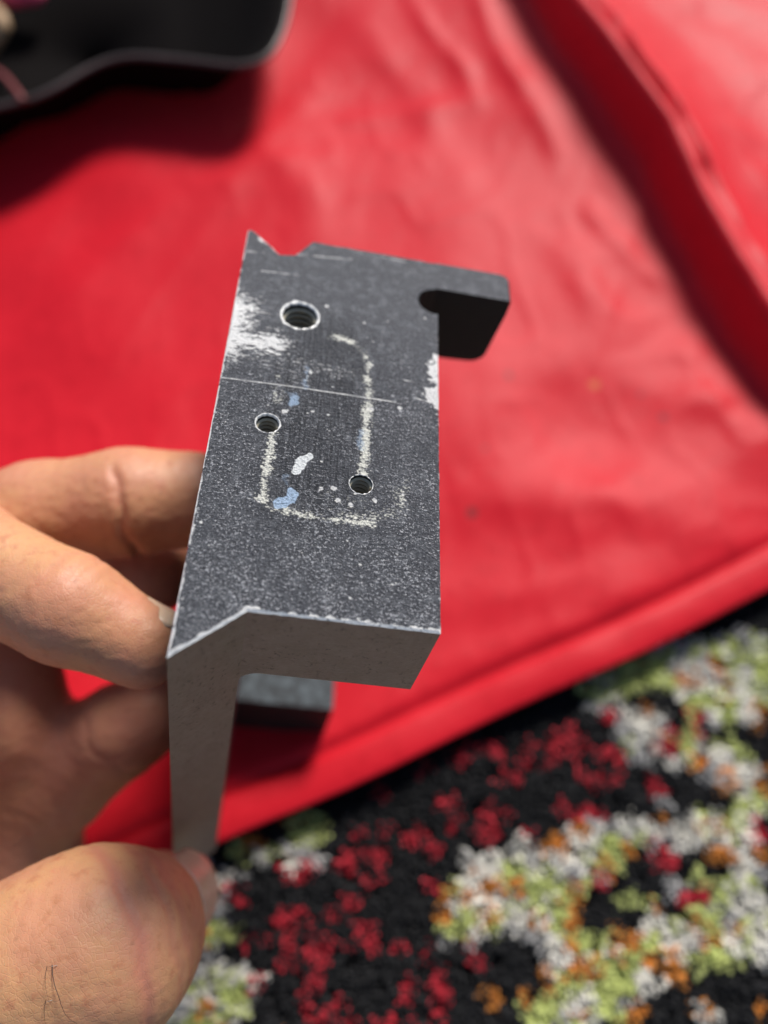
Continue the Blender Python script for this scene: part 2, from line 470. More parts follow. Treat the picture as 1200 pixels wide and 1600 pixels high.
def G2(x, y): p = ground(x, y, 0.0); return (p.x/K, p.y/K)
def G3(x, y): p = ground(x, y, 0.024); return (p.x/K, p.y/K)
crest = [G3(820, -130), G3(900, 0), G3(975, 95), G3(1048, 190), G3(1106, 300), G3(1164, 400), G3(1240, 520), G3(1350, 680)]
WR = [  # smaller wrinkles: polyline in plan, height (m), half width (m)
    ([G2(630, 0), G2(668, 70), G2(720, 130), G2(745, 190)], 0.0035, 0.006),
    ([G2(725, -40), G2(760, 70), G2(790, 130), G2(850, 230), G2(870, 280)], 0.0045, 0.007),
    ([G2(560, 60), G2(640, 150), G2(690, 260), G2(740, 330)], 0.0030, 0.010),
    ([G2(905, 330), G2(940, 380), G2(990, 440)], 0.0030, 0.007),
    ([G2(850, 400), G2(900, 440), G2(930, 500), G2(1050, 545)], 0.0035, 0.012),
    ([G2(1010, 540), G2(1090, 620), G2(1200, 730), G2(1260, 800)], 0.0070, 0.022),
    ([G2(690, 800), G2(800, 790), G2(950, 800), G2(1200, 850)], 0.0070, 0.020),
    ([G2(720, 960), G2(880, 935), G2(1050, 890), G2(1200, 855)], 0.0035, 0.010),
    ([G2(640, 1090), G2(800, 1020), G2(1000, 935), G2(1200, 880)], 0.0040, 0.008),
    ([G2(380, 1230), G2(540, 1160), G2(700, 1050)], 0.0030, 0.008),
    ([G2(520, 210), G2(600, 200), G2(700, 190), G2(760, 175)], 0.0030, 0.008),
    ([G2(300, 420), G2(380, 300), G2(470, 200), G2(540, 60)], 0.0030, 0.014),
    ([G2(430, 260), G2(480, 330), G2(500, 420)], 0.0030, 0.012),
    ([G2(60, 560), G2(160, 440), G2(300, 330)], 0.0040, 0.014),
    ([G2(700, 560), G2(860, 600), G2(1010, 640)], 0.0030, 0.016),
    ([G2(990, 20), G2(1100, 90), G2(1200, 170)], 0.0035, 0.016),
    ([G2(1120, 220), G2(1180, 330), G2(1230, 380)], 0.0040, 0.014),
    ([G2(1030, 40), G2(1130, 30), G2(1230, 60)], 0.002, 0.012),
]
def cloth_h(P, qrel):
    P = P/K; qrel = qrel/K
    x, y = P[:, 0], P[:, 1]
    z = 0.0035*vnoise(x*9+3, y*9)+0.0022*vnoise(x*21, y*19+7)
    r = 1-np.abs(vnoise(x*26-y*9+11, y*10+x*4+5))*2.0
    z += 0.0007*np.clip(r, 0, 1)**2*(0.5+0.5*vnoise(x*7, y*7+20))
    r2 = 1-np.abs(vnoise(x*45+y*12, y*33-x*11+40))*2.2
    z += 0.0006*np.clip(r2, 0, 1)**1.5*(0.5+0.5*vnoise(x*10+9, y*10+2))
    for pts, hh, w in WR:
        d, t, s = poly_dist(P, pts)
        wob = 1+0.35*vnoise(x*60, y*60)
        z += 0.5*hh*np.exp(-(d/w)**2)*np.sin(np.clip(t, 0.02, 0.98)*np.pi)**0.5*wob
    # the long raised fold: steep on its left, easing down on its right
    d, t, s = poly_dist(P, crest)
    d = d+0.0012*vnoise(x*40, y*40)
    hgt = np.interp(t, [0, 0.14, 0.5, 0.8, 1], [0.032, 0.031, 0.030, 0.028, 0.022])
    left = np.exp(-(np.clip(d, 0, None)/0.0075)**2)
    right = np.exp(-(np.clip(d, 0, None)/0.042)**1.35)
    z += hgt*np.where(s < 0, left, right)
    # pinched second lip along the top of the fold
    z += 0.004*np.where(s < 0, 0, 1)*np.exp(-((d-0.012)/0.0028)**2)*np.clip(1.2-1.8*np.abs(t-0.35), 0, 1)*(0.5+0.7*np.abs(vnoise(x*60, y*60)))
    z -= 0.0065*(s > 0)*np.exp(-((d-0.0075)/0.0026)**2)*np.clip(1.3-4.5*np.abs(t-0.33), 0, 1)*(0.6+0.6*np.abs(vnoise(x*50, y*50)))
    z = 0.010+z
    z = z*np.clip(0.45+qrel/0.10, 0, 1)+0.006*np.clip(1-qrel/0.10, 0, 1)
    # seam valley behind the hem band
    z -= 0.0018*np.exp(-((qrel-0.016)/0.0028)**2)
    z += 0.0010*np.exp(-((qrel-0.007)/0.006)**2)*vnoise(x*34, y*34)
    return np.maximum(z, 0.004)*K

ss = np.concatenate([np.linspace(-0.85, -0.36, 30, endpoint=False), np.arange(-0.36, 0.48, 0.0022), np.linspace(0.48, 0.95, 30)])*K
qq = np.concatenate([np.arange(0, 0.03, 0.0011), np.arange(0.03, 0.62, 0.0026), np.linspace(0.625, 1.0, 24)])*K
SS, QQ = np.meshgrid(ss, qq, indexing='ij')
base_q = hem_q(SS)
P2 = h0+SS[..., None]*e1+(base_q+QQ)[..., None]*e2
Pf = P2.reshape(-1, 2)
Z = cloth_h(Pf, QQ.reshape(-1))
V = np.column_stack([Pf, Z])
nq = len(qq); ns = len(ss)
ii, jj = np.meshgrid(np.arange(ns-1), np.arange(nq-1), indexing='ij')
b = (ii*nq+jj).reshape(-1)
F = np.column_stack([b, b+nq, b+nq+1, b+1])
spots = [(ground(740, 790, 0.012), 1.9, (0.12, 0.03, 0.03)), (ground(798, 574, 0.012), 1.6, (0.16, 0.03, 0.03)), (ground(937, 582, 0.012), 2.0, (0.60, 0.16, 0.05)),
         (ground(1045, 637, 0.012), 1.5, (0.2, 0.03, 0.04)), (ground(1010, 598, 0.012), 1.2, (0.25, 0.03, 0.04)), (ground(760, 690, 0.012), 1.0, (0.25, 0.04, 0.04))]
M_cloth = mat_cloth(spots)
cloth = mesh_obj('red_cloth', V, F, M_cloth, smooth=True)
so = cloth.modifiers.new('thickness', 'SOLIDIFY'); so.thickness = 0.0006; so.offset = -1
tag(cloth, 'rumpled bright red cloth spread flat over one side of the patterned rug', 'cloth')
# hem: the edge folded over and stitched, lying on the cloth
hs_ = np.arange(-0.5, 0.6, 0.004)*K
prof = [(0.0150, 0.0003), (0.0140, 0.0012), (0.011, 0.0015), (0.004, 0.0012), (0.0008, 0.0009), (-0.0004, 0.0001), (0.0000, -0.0008), (0.003, -0.0012)]
hv, hf = [], []
for i, s in enumerate(hs_):
    bq = float(hem_q(np.array([s]))[0])
    for (q, dz) in prof:
        q *= K; dz *= K*0.8
        p = h0+s*e1+(bq+q)*e2
        zz = float(cloth_h(np.array([p]), np.array([max(q, 0)]))[0])
        hv.append((p[0], p[1], zz+dz*(1+0.25*math.sin(s*150+2*math.sin(s*63)))))
m_ = len(prof)
for i in range(len(hs_)-1):
    for j in range(m_-1):
        a = i*m_+j
        hf.append((a, a+1, a+m_+1, a+m_))
mesh_obj('hem', hv, hf, M_cloth, cloth, smooth=True)

# ------------------------------------------------------------------ rug
rug = bpy.data.objects.new('patterned_rug', None)
link(rug)
tag(rug, 'shaggy black rug flecked with red, lime, cream and orange beside the red cloth', 'rug')
bk = mat_simple('rug_backing', (0.012, 0.011, 0.011), (0.03, 0.028, 0.027), 0.95, 0.3)
c0, c1 = h0-0.9*e1-0.9*e2, h0+1.1*e1-0.9*e2
c2, c3 = h0+1.1*e1+1.0*e2, h0-0.9*e1+1.0*e2
mesh_obj('backing', [(*c, z) for z in (-0.010, -0.006) for c in (c0, c1, c2, c3)],
         [(3, 2, 1, 0), (4, 5, 6, 7), (0, 1, 5, 4), (1, 2, 6, 5), (2, 3, 7, 6), (3, 0, 4, 7)], bk, rug)
COLS = dict(K=(0.016, 0.016, 0.018), R=(0.55, 0.03, 0.05), L=(0.58, 0.64, 0.23), C=(0.90, 0.87, 0.79), G=(0.50, 0.49, 0.48), O=(0.68, 0.26, 0.05))
# woven motif: colour, centre, radii (on the plan of the close part of the rug, finger widths)
MOT = '''
L 900 60 95 45|L 1130 60 75 55|C 1060 70 50 45|C 1165 105 55 45|L 1095 135 55 30|L 850 95 35 22|K 1010 125 40 22|C 950 165 45 35|G 890 175 35 18|R 870 155 22 17
O 968 133 32 22|O 913 192 18 20|R 1070 165 20 32|R 1000 215 30 22|G 955 225 30 18|L 1043 165 14 30|C 1085 235 50 26|C 1130 280 48 34|L 1150 232 15 26|O 1120 300 22 18|G 1100 275 25 15
L 1195 320 30 40|C 1200 270 25 25|L 1200 60 40 60|O 1195 175 12 16
C 640 470 65 42|L 700 495 75 55|L 605 580 65 45|C 620 535 60 32|L 760 560 60 55|C 745 440 70 28|G 560 622 38 18|O 545 540 24 32|O 515 585 20 18|O 770 418 38 22|O 595 520 14 10|O 670 550 18 12
C 690 590 52 24|G 700 608 40 14|R 583 655 22 30|L 840 640 55 40|L 790 700 70 55|L 870 685 75 50|L 935 640 45 40|C 780 660 30 18|C 960 690 40 22|L 760 775 65 35|L 880 745 60 55|C 815 760 26 20
O 805 565 26 30|O 790 630 16 20|K 662 645 62 38|K 650 715 60 55|O 625 750 40 20|O 695 725 24 20|R 520 745 30 30
C 850 402 50 22|G 862 385 45 14|C 908 372 18 18|G 935 425 22 14|C 980 378 22 20|G 985 340 16 12|L 910 440 40 38|O 875 475 22 16|K 890 545 62 60|K 930 475 44 38|R 1003 445 46 34|R 885 510 36 18|L 925 545 26 14
O 985 525 22 20|O 905 612 46 22|G 1020 520 30 28|C 985 590 20 26|L 1130 500 70 60|R 1062 530 48 24|L 1075 560 40 16|C 1040 400 42 34|L 1082 350 32 28|C 1150 455 45 45|O 1110 435 42 20|O 1130 385 26 15|R 1192 390 14 20
L 1060 600 70 34|C 1040 620 42 24|O 1090 628 22 14|O 1160 618 24 18|C 1175 560 42 44|L 1130 670 60 24|C 1195 640 24 24|K 1100 478 46 16|K 1025 745 85 48|K 1140 742 85 58|O 1030 700 32 20|R 1010 722 15 12|O 930 775 22 16|C 1080 780 34 24|O 1195 770 20 16|L 1010 580 30 20
G 230 450 42 22|C 200 462 24 16|L 230 378 28 40|O 135 420 22 24|L 98 440 26 22|R 240 468 18 14|C 60 492 42 18|G 40 560 44 46|L 60 600 22 26|C 55 690 62 28|L 62 715 30 20|C 105 702 24 18|C 20 765 45 34|L 30 530 24 20|G 20 640 30 25|L -10 600 60 40|L 10 800 60 30
'''
mot = []
for item in MOT.replace('\n', '|').split('|'):
    if item.strip():
        c, x, y, rx, ry = item.split()
        mot.append((c, 300+0.75*float(x), 1000+0.75*float(y), 0.75*float(rx), 0.75*float(ry)))
REDF = np.array([(330, 330), (690, 175), (990, 215), (985, 335), (760, 385), (640, 425), (560, 480), (545, 600), (560, 820), (60, 820), (80, 500), (250, 410)], float)*0.75+np.array([300, 1000])
def in_poly(P, poly):
    r = np.zeros(len(P), bool); j = len(poly)-1
    for i in range(len(poly)):
        a, b_ = poly[i], poly[j]
        m = ((a[1] > P[:, 1]) != (b_[1] > P[:, 1])) & (P[:, 0] < (b_[0]-a[0])*(P[:, 1]-a[1])/(b_[1]-a[1]+1e-12)+a[0])
        r ^= m; j = i
    return r
SP = 0.0026
s_r = np.arange(-0.19, 0.31, SP); q_r = np.arange(-0.26, 0.022, SP)
A, B = np.meshgrid(s_r, q_r, indexing='ij')
A = A.reshape(-1)+rng.normal(0, SP*0.22, A.size); B = B.reshape(-1)+rng.normal(0, SP*0.22, B.size)
T2 = h0+A[:, None]*e1+(B+np.interp(A, hx, hy))[:, None]*e2
# plan coordinates of the motif: the same rug plane measured from where the picture was taken
rel = np.column_stack([T2[:, 0], T2[:, 1], np.full(len(T2), 0.002)-H])
zc = rel@np.array(FW); mx = 600+FPX*rel[:, 0]/zc; my = 800-FPX*(rel@np.array(UP))/zc
MP = np.column_stack([mx+rng.normal(0, 3.2, len(mx)), my+rng.normal(0, 3.2, len(mx))])
MP[:, 0] += 7*vnoise(mx/22, my/22); MP[:, 1] += 7*vnoise(mx/22+50, my/22+9)
keys = list('KRLCGO'); cid = np.zeros(len(T2), int)
# outside the part described above: loose blobs of the same colours
bl = vnoise(T2[:, 0]*35+60, T2[:, 1]*35)
far = (mx < 270) | (mx > 1230) | (my > 1630)
cid[far & (bl > 0.15)] = 2; cid[far & (bl > 0.33)] = 3
cid[far & (bl < -0.2) & (vnoise(mx/17, my/17) > 0.2)] = 1
inred = in_poly(MP, REDF)
fle = vnoise(MP[:, 0]/16+MP[:, 1]/40+3, MP[:, 1]/12)
dens = vnoise(mx/95+7, my/80+2)
cid[inred & (fle > 0.36-0.28*dens)] = 1
ZONES = [[(820, 100), (960, 0), (1210, -30), (1210, 160), (1130, 170), (1090, 150), (1060, 135), (1000, 95), (940, 90), (900, 130), (850, 130)],
 [(850, 140), (940, 140), (990, 190), (1040, 190), (1100, 200), (1170, 270), (1180, 330), (1110, 310), (1040, 250), (940, 240), (900, 190)],
 [(560, 490), (620, 430), (720, 420), (800, 395), (900, 355), (1000, 370), (1080, 330), (1210, 330), (1210, 440), (1100, 420), (1040, 400), (960, 420), (930, 440), (860, 470), (830, 560), (820, 640), (900, 640), (1000, 600),
  (1120, 560), (1210, 540), (1210, 640), (1100, 660), (1000, 690), (930, 740), (900, 830), (690, 830), (740, 720), (740, 650), (700, 610), (640, 600), (570, 640), (530, 620), (520, 560)],
 [(1080, 430), (1210, 430), (1210, 560), (1120, 560), (1150, 500)], [(180, 430), (260, 360), (270, 440), (240, 480), (150, 470)], [(80, 420), (150, 400), (160, 450), (80, 470)],
 [(-100, 480), (0, 460), (90, 480), (50, 560), (70, 620), (20, 640), (90, 680), (130, 740), (80, 830), (-100, 830)]]
zn = vnoise(mx/48+5, my/40+8)+0.5*vnoise(mx/20+15, my/20+3)
for zp in ZONES:
    m = in_poly(MP, np.array(zp, float)*0.75+np.array([300, 1000]))
    cid[m] = np.where(zn[m] > 0.25, 3, 2)
    cid[m & (zn < -0.78)] = 4
for c, x, y, rx, ry in mot:
    m = ((MP[:, 0]-x)/rx)**2+((MP[:, 1]-y)/ry)**2 < (0.62 if c == 'O' else 0.8 if c in 'GR' else 1.0)
    cid[m] = keys.index(c)
light = (cid == 2) | (cid == 3)
spk = vnoise(mx/13+31, my/12+17)
cid[light & (spk > 0.52)] = 3
cid[light & (spk < -0.66)] = 4
cid[light & (vnoise(mx/26+3, my/22+70) > 0.66)] = 5
pal = np.array([COLS[k_] for k_ in keys])
tc = pal[cid]*rng.uniform(0.8, 1.15, (len(cid), 1))
NST = 14                                # strands in a tuft
nt = len(T2)
ang = rng.uniform(0, 2*np.pi, (nt, NST)); rad = 0.0013*np.sqrt(rng.uniform(0, 1, (nt, NST)))
bx_ = T2[:, None, 0]+rad*np.cos(ang); by_ = T2[:, None, 1]+rad*np.sin(ang)
lean = rng.normal(0, 0.0007, (nt, 1, 2))+np.array([-0.0004, -0.0005])
tipx = bx_+rad*1.0*np.cos(ang)+lean[..., 0]+rng.normal(0, 0.0005, (nt, NST))
tipy = by_+rad*1.0*np.sin(ang)+lean[..., 1]+rng.normal(0, 0.0005, (nt, NST))
hh = 0.0056+rng.normal(0, 0.0004, (nt, NST))+rng.normal(0, 0.0003, (nt, 1))
under = (B > -0.002)
hh[under] *= 0.75
w0, w1 = 0.00044, 0.00068
ph = rng.uniform(0, 2*np.pi, (nt, NST))
N = nt*NST
vv = np.zeros((N, 7, 3), np.float32)
for k_ in range(3):
    a_ = ph+k_*2*np.pi/3
    vv[:, k_, 0] = (bx_+w0*np.cos(a_)).ravel(); vv[:, k_, 1] = (by_+w0*np.sin(a_)).ravel(); vv[:, k_, 2] = -0.0062
    m_x = bx_*0.42+tipx*0.58; m_y = by_*0.42+tipy*0.58
    vv[:, 3+k_, 0] = (m_x+w1*np.cos(a_)).ravel(); vv[:, 3+k_, 1] = (m_y+w1*np.sin(a_)).ravel(); vv[:, 3+k_, 2] = (-0.006+hh*0.72).ravel()
vv[:, 6, 0] = tipx.ravel(); vv[:, 6, 1] = tipy.ravel(); vv[:, 6, 2] = (-0.006+hh).ravel()
tri = np.array([(0, 1, 4), (0, 4, 3), (1, 2, 5), (1, 5, 4), (2, 0, 3), (2, 3, 5), (3, 4, 6), (4, 5, 6), (5, 3, 6)])
fa = (np.arange(N)[:, None, None]*7+tri[None]).reshape(-1, 3).astype(np.int32)
pm = bpy.data.meshes.new('pile')
pm.vertices.add(N*7); pm.vertices.foreach_set('co', vv.ravel())
pm.loops.add(fa.size); pm.loops.foreach_set('vertex_index', fa.ravel())
pm.polygons.add(len(fa)); pm.polygons.foreach_set('loop_start', np.arange(0, fa.size, 3, dtype=np.int32))
pm.polygons.foreach_set('loop_total', np.full(len(fa), 3, np.int32))
pm.update(calc_edges=True)
ca = pm.attributes.new('yarn', 'FLOAT_COLOR', 'POINT')
cc = np.ones((N, 7, 4), np.float32)
cc[..., :3] = np.repeat(tc, NST, axis=0)[:, None, :]*rng.uniform(0.85, 1.15, (N, 1, 1))
ca.data.foreach_set('color', cc.ravel())
pm.materials.append(mat_pile())
pile = link(bpy.data.objects.new('pile', pm), rug)
tag(pile, kind='stuff')

# ------------------------------------------------------------------ black tray, far left corner
RIM = 0.029
rim_px = [(-330, 330), (-200, 260), (-100, 200), (-40, 176), (10, 164), (50, 154), (90, 136), (120, 118), (150, 102), (180, 92), (215, 88), (260, 91), (310, 96), (350, 101), (380, 102),
          (405, 96), (424, 82), (437, 60), (446, 35), (453, 0), (458, -50), (452, -130), (425, -200), (340, -260), (150, -290), (-100, -270), (-350, -180), (-520, -30), (-560, 140), (-480, 300)]
rp = [ground(x, y, RIM) for x, y in rim_px]
def smooth_loop(pts, n_sub):
    out = []; n = len(pts)
    for i in range(n):
        p0, p1, p2, p3 = pts[i-1], pts[i], pts[(i+1) % n], pts[(i+2) % n]
        for j in range(n_sub):
            t = j/n_sub
            out.append(0.5*((2*p1)+(p2-p0)*t+(2*p0-5*p1+4*p2-p3)*t*t+(3*p1-p0-3*p2+p3)*t**3))
    return out
loop = smooth_loop(rp, 4)
nl = len(loop)
tr_c = Vector((0, 0, 0))
for p in loop: tr_c += p/nl
tray = bpy.data.objects.new('black_tray', None)
tray.location = (tr_c.x, tr_c.y, 0.010)
link(tray)
tag(tray, 'black tray with a wavy thin grey rim lying on the red cloth', 'tray')
tr0 = Vector(tray.location)
M_tray = mat_simple('black_tray_plastic', (0.0022, 0.0014, 0.0014), (0.004, 0.0024, 0.0024), 0.8, 0.05, 0.05, bump=0.1)
M_rim = mat_simple('dull_grey_rim', (0.02, 0.016, 0.016), (0.10, 0.075, 0.07), 0.38, 0.06, 0.5, 0.3, bump=0.1)
def ring_pts(f, z):
    return [Vector((tr_c.x+(p.x-tr_c.x)*f, tr_c.y+(p.y-tr_c.y)*f, z))-tr0 for p in loop]
rows = [(1.0, RIM), (0.93, RIM-0.002), (0.84, RIM-0.006), (0.72, RIM-0.014), (0.60, 0.014), (0.55, 0.012), (0.4, 0.0115), (0.01, 0.0115)]
tv, tf = [], []
for f, z in rows: tv += ring_pts(f, z)
for r in range(len(rows)-1):
    for i in range(nl):
        j = (i+1) % nl
        tf.append((r*nl+i, r*nl+j, (r+1)*nl+j, (r+1)*nl+i))
sh = mesh_obj('shell', tv, tf, M_tray, tray, smooth=True)
so = sh.modifiers.new('thickness', 'SOLIDIFY'); so.thickness = 0.0018; so.offset = 0
rv, rf = [], []
for i in range(nl):
    p = loop[i]; t = (loop[(i+1) % nl]-loop[i-1]).normalized()
    o_ = t.cross(Vector((0, 0, 1)))
    for k_ in range(8):
        a = k_*math.pi/4
        rr = 0.0011
        rv.append(p+o_*(math.cos(a)*rr)+Vector((0, 0, math.sin(a)*rr*0.9))-tr0)
for i in range(nl):
    for k_ in range(8):
        a, b_ = i*8+k_, i*8+(k_+1) % 8
        c, d = ((i+1) % nl)*8+(k_+1) % 8, ((i+1) % nl)*8+k_
        rf.append((a, b_, c, d))
mesh_obj('rim', rv, rf, M_rim, tray, smooth=True)

def tube(name, pts, r, mat, parent=None, n=8, taper=None):
    vts, fcs = [], []
    for i, p in enumerate(pts):
        t = (pts[min(i+1, len(pts)-1)]-pts[max(i-1, 0)]).normalized()
        x = t.cross(Vector((0.3, 0.2, 0.93))).normalized(); y = t.cross(x)
        rr = r*(taper[i] if taper else 1)
        for k_ in range(n):
            a = 2*math.pi*k_/n
            vts.append(p+x*math.cos(a)*rr+y*math.sin(a)*rr)
    for i in range(len(pts)-1):
        for k_ in range(n):
            fcs.append((i*n+k_, i*n+(k_+1) % n, (i+1)*n+(k_+1) % n, (i+1)*n+k_))
    fcs.append(tuple(range(n))[::-1]); fcs.append(tuple((len(pts)-1)*n+k_ for k_ in range(n)))
    return mesh_obj(name, vts, fcs, mat, parent, smooth=True)
def ctr_tag(o, label, cat):
    c = sum((v.co for v in o.data.vertices), Vector())/len(o.data.vertices)
    o.data.transform(Matrix.Translation(-c)); o.location = c
    return tag(o, label, cat)
M_redcord = mat_simple('dark_red_cord', (0.14, 0.02, 0.02), (0.22, 0.03, 0.03), 0.6, 0.3)
M_pink = mat_simple('pink_rubber', (0.70, 0.06, 0.13), (0.80, 0.09, 0.17), 0.45, 0.2)
M_tan = mat_simple('tan_leather', (0.28, 0.16, 0.08), (0.42, 0.27, 0.14), 0.55, 0.2)
cp = smooth_loop([ground(-60, 40, 0.022), ground(-25, 95, 0.023), ground(5, 118, 0.026), ground(24, 140, 0.029), ground(31, 150, 0.030)], 4)[:17]
ctr_tag(tube('red_ribbon', cp, 0.0010, M_redcord), 'thin dark red ribbon leaning against the rim inside the black tray', 'ribbon')
cp = [ground(-90, -60, 0.018), ground(-40, -10, 0.022), ground(-6, 20, 0.026), ground(4, 35, 0.027), ground(0, 52, 0.025), ground(-30, 70, 0.019)]
ctr_tag(tube('tan_strap', smooth_loop(cp, 4)[:21], 0.0026, M_tan), 'tan strap end lying in the black tray at the left edge of the photo', 'strap')
bm = bmesh.new()
bmesh.ops.create_icosphere(bm, subdivisions=3, radius=0.0065)
for v in bm.verts:
    v.co.x *= 1.5; v.co.z *= 0.7
    v.co *= 1+0.12*math.sin(v.co.x*600)*math.cos(v.co.y*580)
pk = bm_obj('pink_lump', bm, M_pink, smooth=True)
pk.location = ground(33, -14, 0.024)
tag(pk, 'small bright pink rounded piece inside the black tray by the top edge of the photo', 'pink piece')

# ------------------------------------------------------------------ metal bracket
BU = Vector((0.98128506, 0.1330273, 0.13922415))
BV = Vector((0.02943214, -0.81813385, 0.5742741))
BN = Vector((-0.19029812, 0.55942893, 0.80673781))
BJ = Vector((-0.02404964, 0.01607688, 0.095))
def rotw(v): return RT*v.x-UP*v.y+FW*v.z
o_w = cam2w(*BJ)
MB = Matrix((rotw(BU), rotw(BV), -rotw(BN))).transposed().to_4x4()
MB.translation = o_w
br = bpy.data.objects.new('metal_bracket', None)
br.matrix_world = MB
link(br)
tag(br, 'worn dark coated metal channel bracket with three threaded holes, held by the hand', 'bracket')
def L(u, v, z): return Vector((u, v, z))*0.001

def densify(poly, step):
    out = []
    for i, a in enumerate(poly):
        b_ = poly[(i+1) % len(poly)]
        n = max(1, int(math.dist(a, b_)/step))
        for j in range(n):
            out.append((a[0]+(b_[0]-a[0])*j/n, a[1]+(b_[1]-a[1])*j/n))
    return out
def inset(poly, amt):                   # ccw polygon, amt per vertex
    n = len(poly); out = []
    for i in range(n):
        p0, p1, p2 = Vector(poly[i-1]), Vector(poly[i]), Vector(poly[(i+1) % n])
        d1 = (p1-p0).normalized(); d2 = (p2-p1).normalized()
        n1 = Vector((-d1.y, d1.x)); n2 = Vector((-d2.y, d2.x))
        m = n1+n2
        m = m/max(m.length_squared, 0.3)*2
        out.append((p1.x+m.x*amt[i], p1.y+m.y*amt[i]))
    return out

def arc(cx, cy, r, a0, a1, n):
    return [(cx+r*math.cos(math.radians(a0+(a1-a0)*i/n)), cy+r*math.sin(math.radians(a0+(a1-a0)*i/n))) for i in range(n+1)]
W, TK = 31.3, 17.2
HOLES = [(9.9, 57.5, 3.0, 2.6, 1.1), (7.35, 35.6, 1.75, 1.52, 0.8), (20.6, 27.5, 1.64, 1.55, 0.8)]
plate = [(0, 0), (8.1, 6.9), (W, 6.9), (W, 63.0)]+arc(30.9, 65.8, 2.8, 278, 100, 12)+[(W, 68.9), (W, 75.2), (10.55, 75.2), (8.0, 71.1), (5.5, 70.6), (0.8, 75.3), (0.3, 75.4), (0, 74.9)]
pl = densify(plate, 0.8)
amt = []
for (x, y) in pl:
    a = 0.16+0.10*float(vnoise(np.array([x*0.9]), np.array([y*0.9]))[0])
    if x > W-0.02 and y > 68.8: a = 0.0                       # seam with the prong
    if y < 7.0: a += 0.10+0.10*float(vnoise(np.array([x*2.1]), np.array([y*2.1+5]))[0])
    amt.append(max(a, 0.0))
ip = inset(pl, amt)
ip = [(min(max(x, 0), W), y) for x, y in ip]
bm = bmesh.new()
top = [bm.verts.new(L(x, y, 0)) for x, y in ip]
es = [bm.edges.new((top[i], top[(i+1) % len(top)])) for i in range(len(top))]
for (cx, cy, ro, ri, pt) in HOLES:
    rv = [bm.verts.new(L(cx+ro*math.cos(2*math.pi*i/40), cy+ro*math.sin(2*math.pi*i/40), 0)) for i in range(40)]
    es += [bm.edges.new((rv[i], rv[(i+1) % 40])) for i in range(40)]
bmesh.ops.triangle_fill(bm, use_beauty=True, use_dissolve=False, edges=es)
for f in bm.faces:
    if f.normal.z < 0: f.normal_flip()
    f.material_index = 0
s1 = [bm.verts.new(L(x, y, -(0.02 if a == 0 else a*0.9))) for (x, y), a in zip(pl, amt)]
s2 = [bm.verts.new(L(x, y, -TK)) for (x, y) in pl]
n = len(pl)
for i in range(n):
    j = (i+1) % n
    f = bm.faces.new((s1[i], s1[j], top[j], top[i])); xx, yy = pl[i]
    f.material_index = 1 if yy < 6.95 or (xx < 6 and (yy > 70 or float(vnoise(np.array([yy*0.35]), np.array([3.3]))[0]) > -0.05)) else 0
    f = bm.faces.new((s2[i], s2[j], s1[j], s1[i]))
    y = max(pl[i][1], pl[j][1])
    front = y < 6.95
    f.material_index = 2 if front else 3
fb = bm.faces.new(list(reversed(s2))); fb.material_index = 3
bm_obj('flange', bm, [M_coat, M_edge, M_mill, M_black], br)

def extrude_poly(name, poly, z0, z1, mats, side_mat=None, top_mat=0, parent=br, bev=0.0):
    bm = bmesh.new()
    a = [bm.verts.new(L(x, y, z0)) for x, y in poly]
    b_ = [bm.verts.new(L(x, y, z1)) for x, y in poly]
    f = bm.faces.new(a); f.material_index = top_mat
    f = bm.faces.new(list(reversed(b_))); f.material_index = top_mat
    for i in range(len(poly)):
        j = (i+1) % len(poly)
        f = bm.faces.new((b_[i], b_[j], a[j], a[i]))
        f.material_index = side_mat(i) if side_mat else 0
    bmesh.ops.recalc_face_normals(bm, faces=bm.faces)
    if bev:
        bmesh.ops.bevel(bm, geom=[e for e in bm.edges], offset=bev*0.001, segments=2, affect='EDGES', profile=0.5)
    return bm_obj(name, bm, mats, parent)
END = 115.0
web = [(0, 0), (8.1, 6.9), (8.1, 71.1), (5.5, 70.6), (0.8, 75.3), (0, 74.9)]
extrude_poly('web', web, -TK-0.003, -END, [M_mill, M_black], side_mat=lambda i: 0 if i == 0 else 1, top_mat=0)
# rounded inner corner between flange and web
fl = [(8.095, -TK), (11.3, -TK)]+[(11.3-3.2*math.sin(math.radians(a)), -TK-3.2+3.2*math.cos(math.radians(a))) for a in (15, 30, 45, 60, 75)]+[(8.1, -TK-3.2)]
bm = bmesh.new()
a = [bm.verts.new(L(x, 6.93, z)) for x, z in fl]; b_ = [bm.verts.new(L(x, 71, z)) for x, z in fl]
bm.faces.new(a); bm.faces.new(list(reversed(b_)))
for i in range(len(fl)):
    j = (i+1) % len(fl); bm.faces.new((b_[i], b_[j], a[j], a[i])).material_index = 1
bmesh.ops.recalc_face_normals(bm, faces=bm.faces)
bm_obj('fillet', bm, [M_mill, M_black], br)
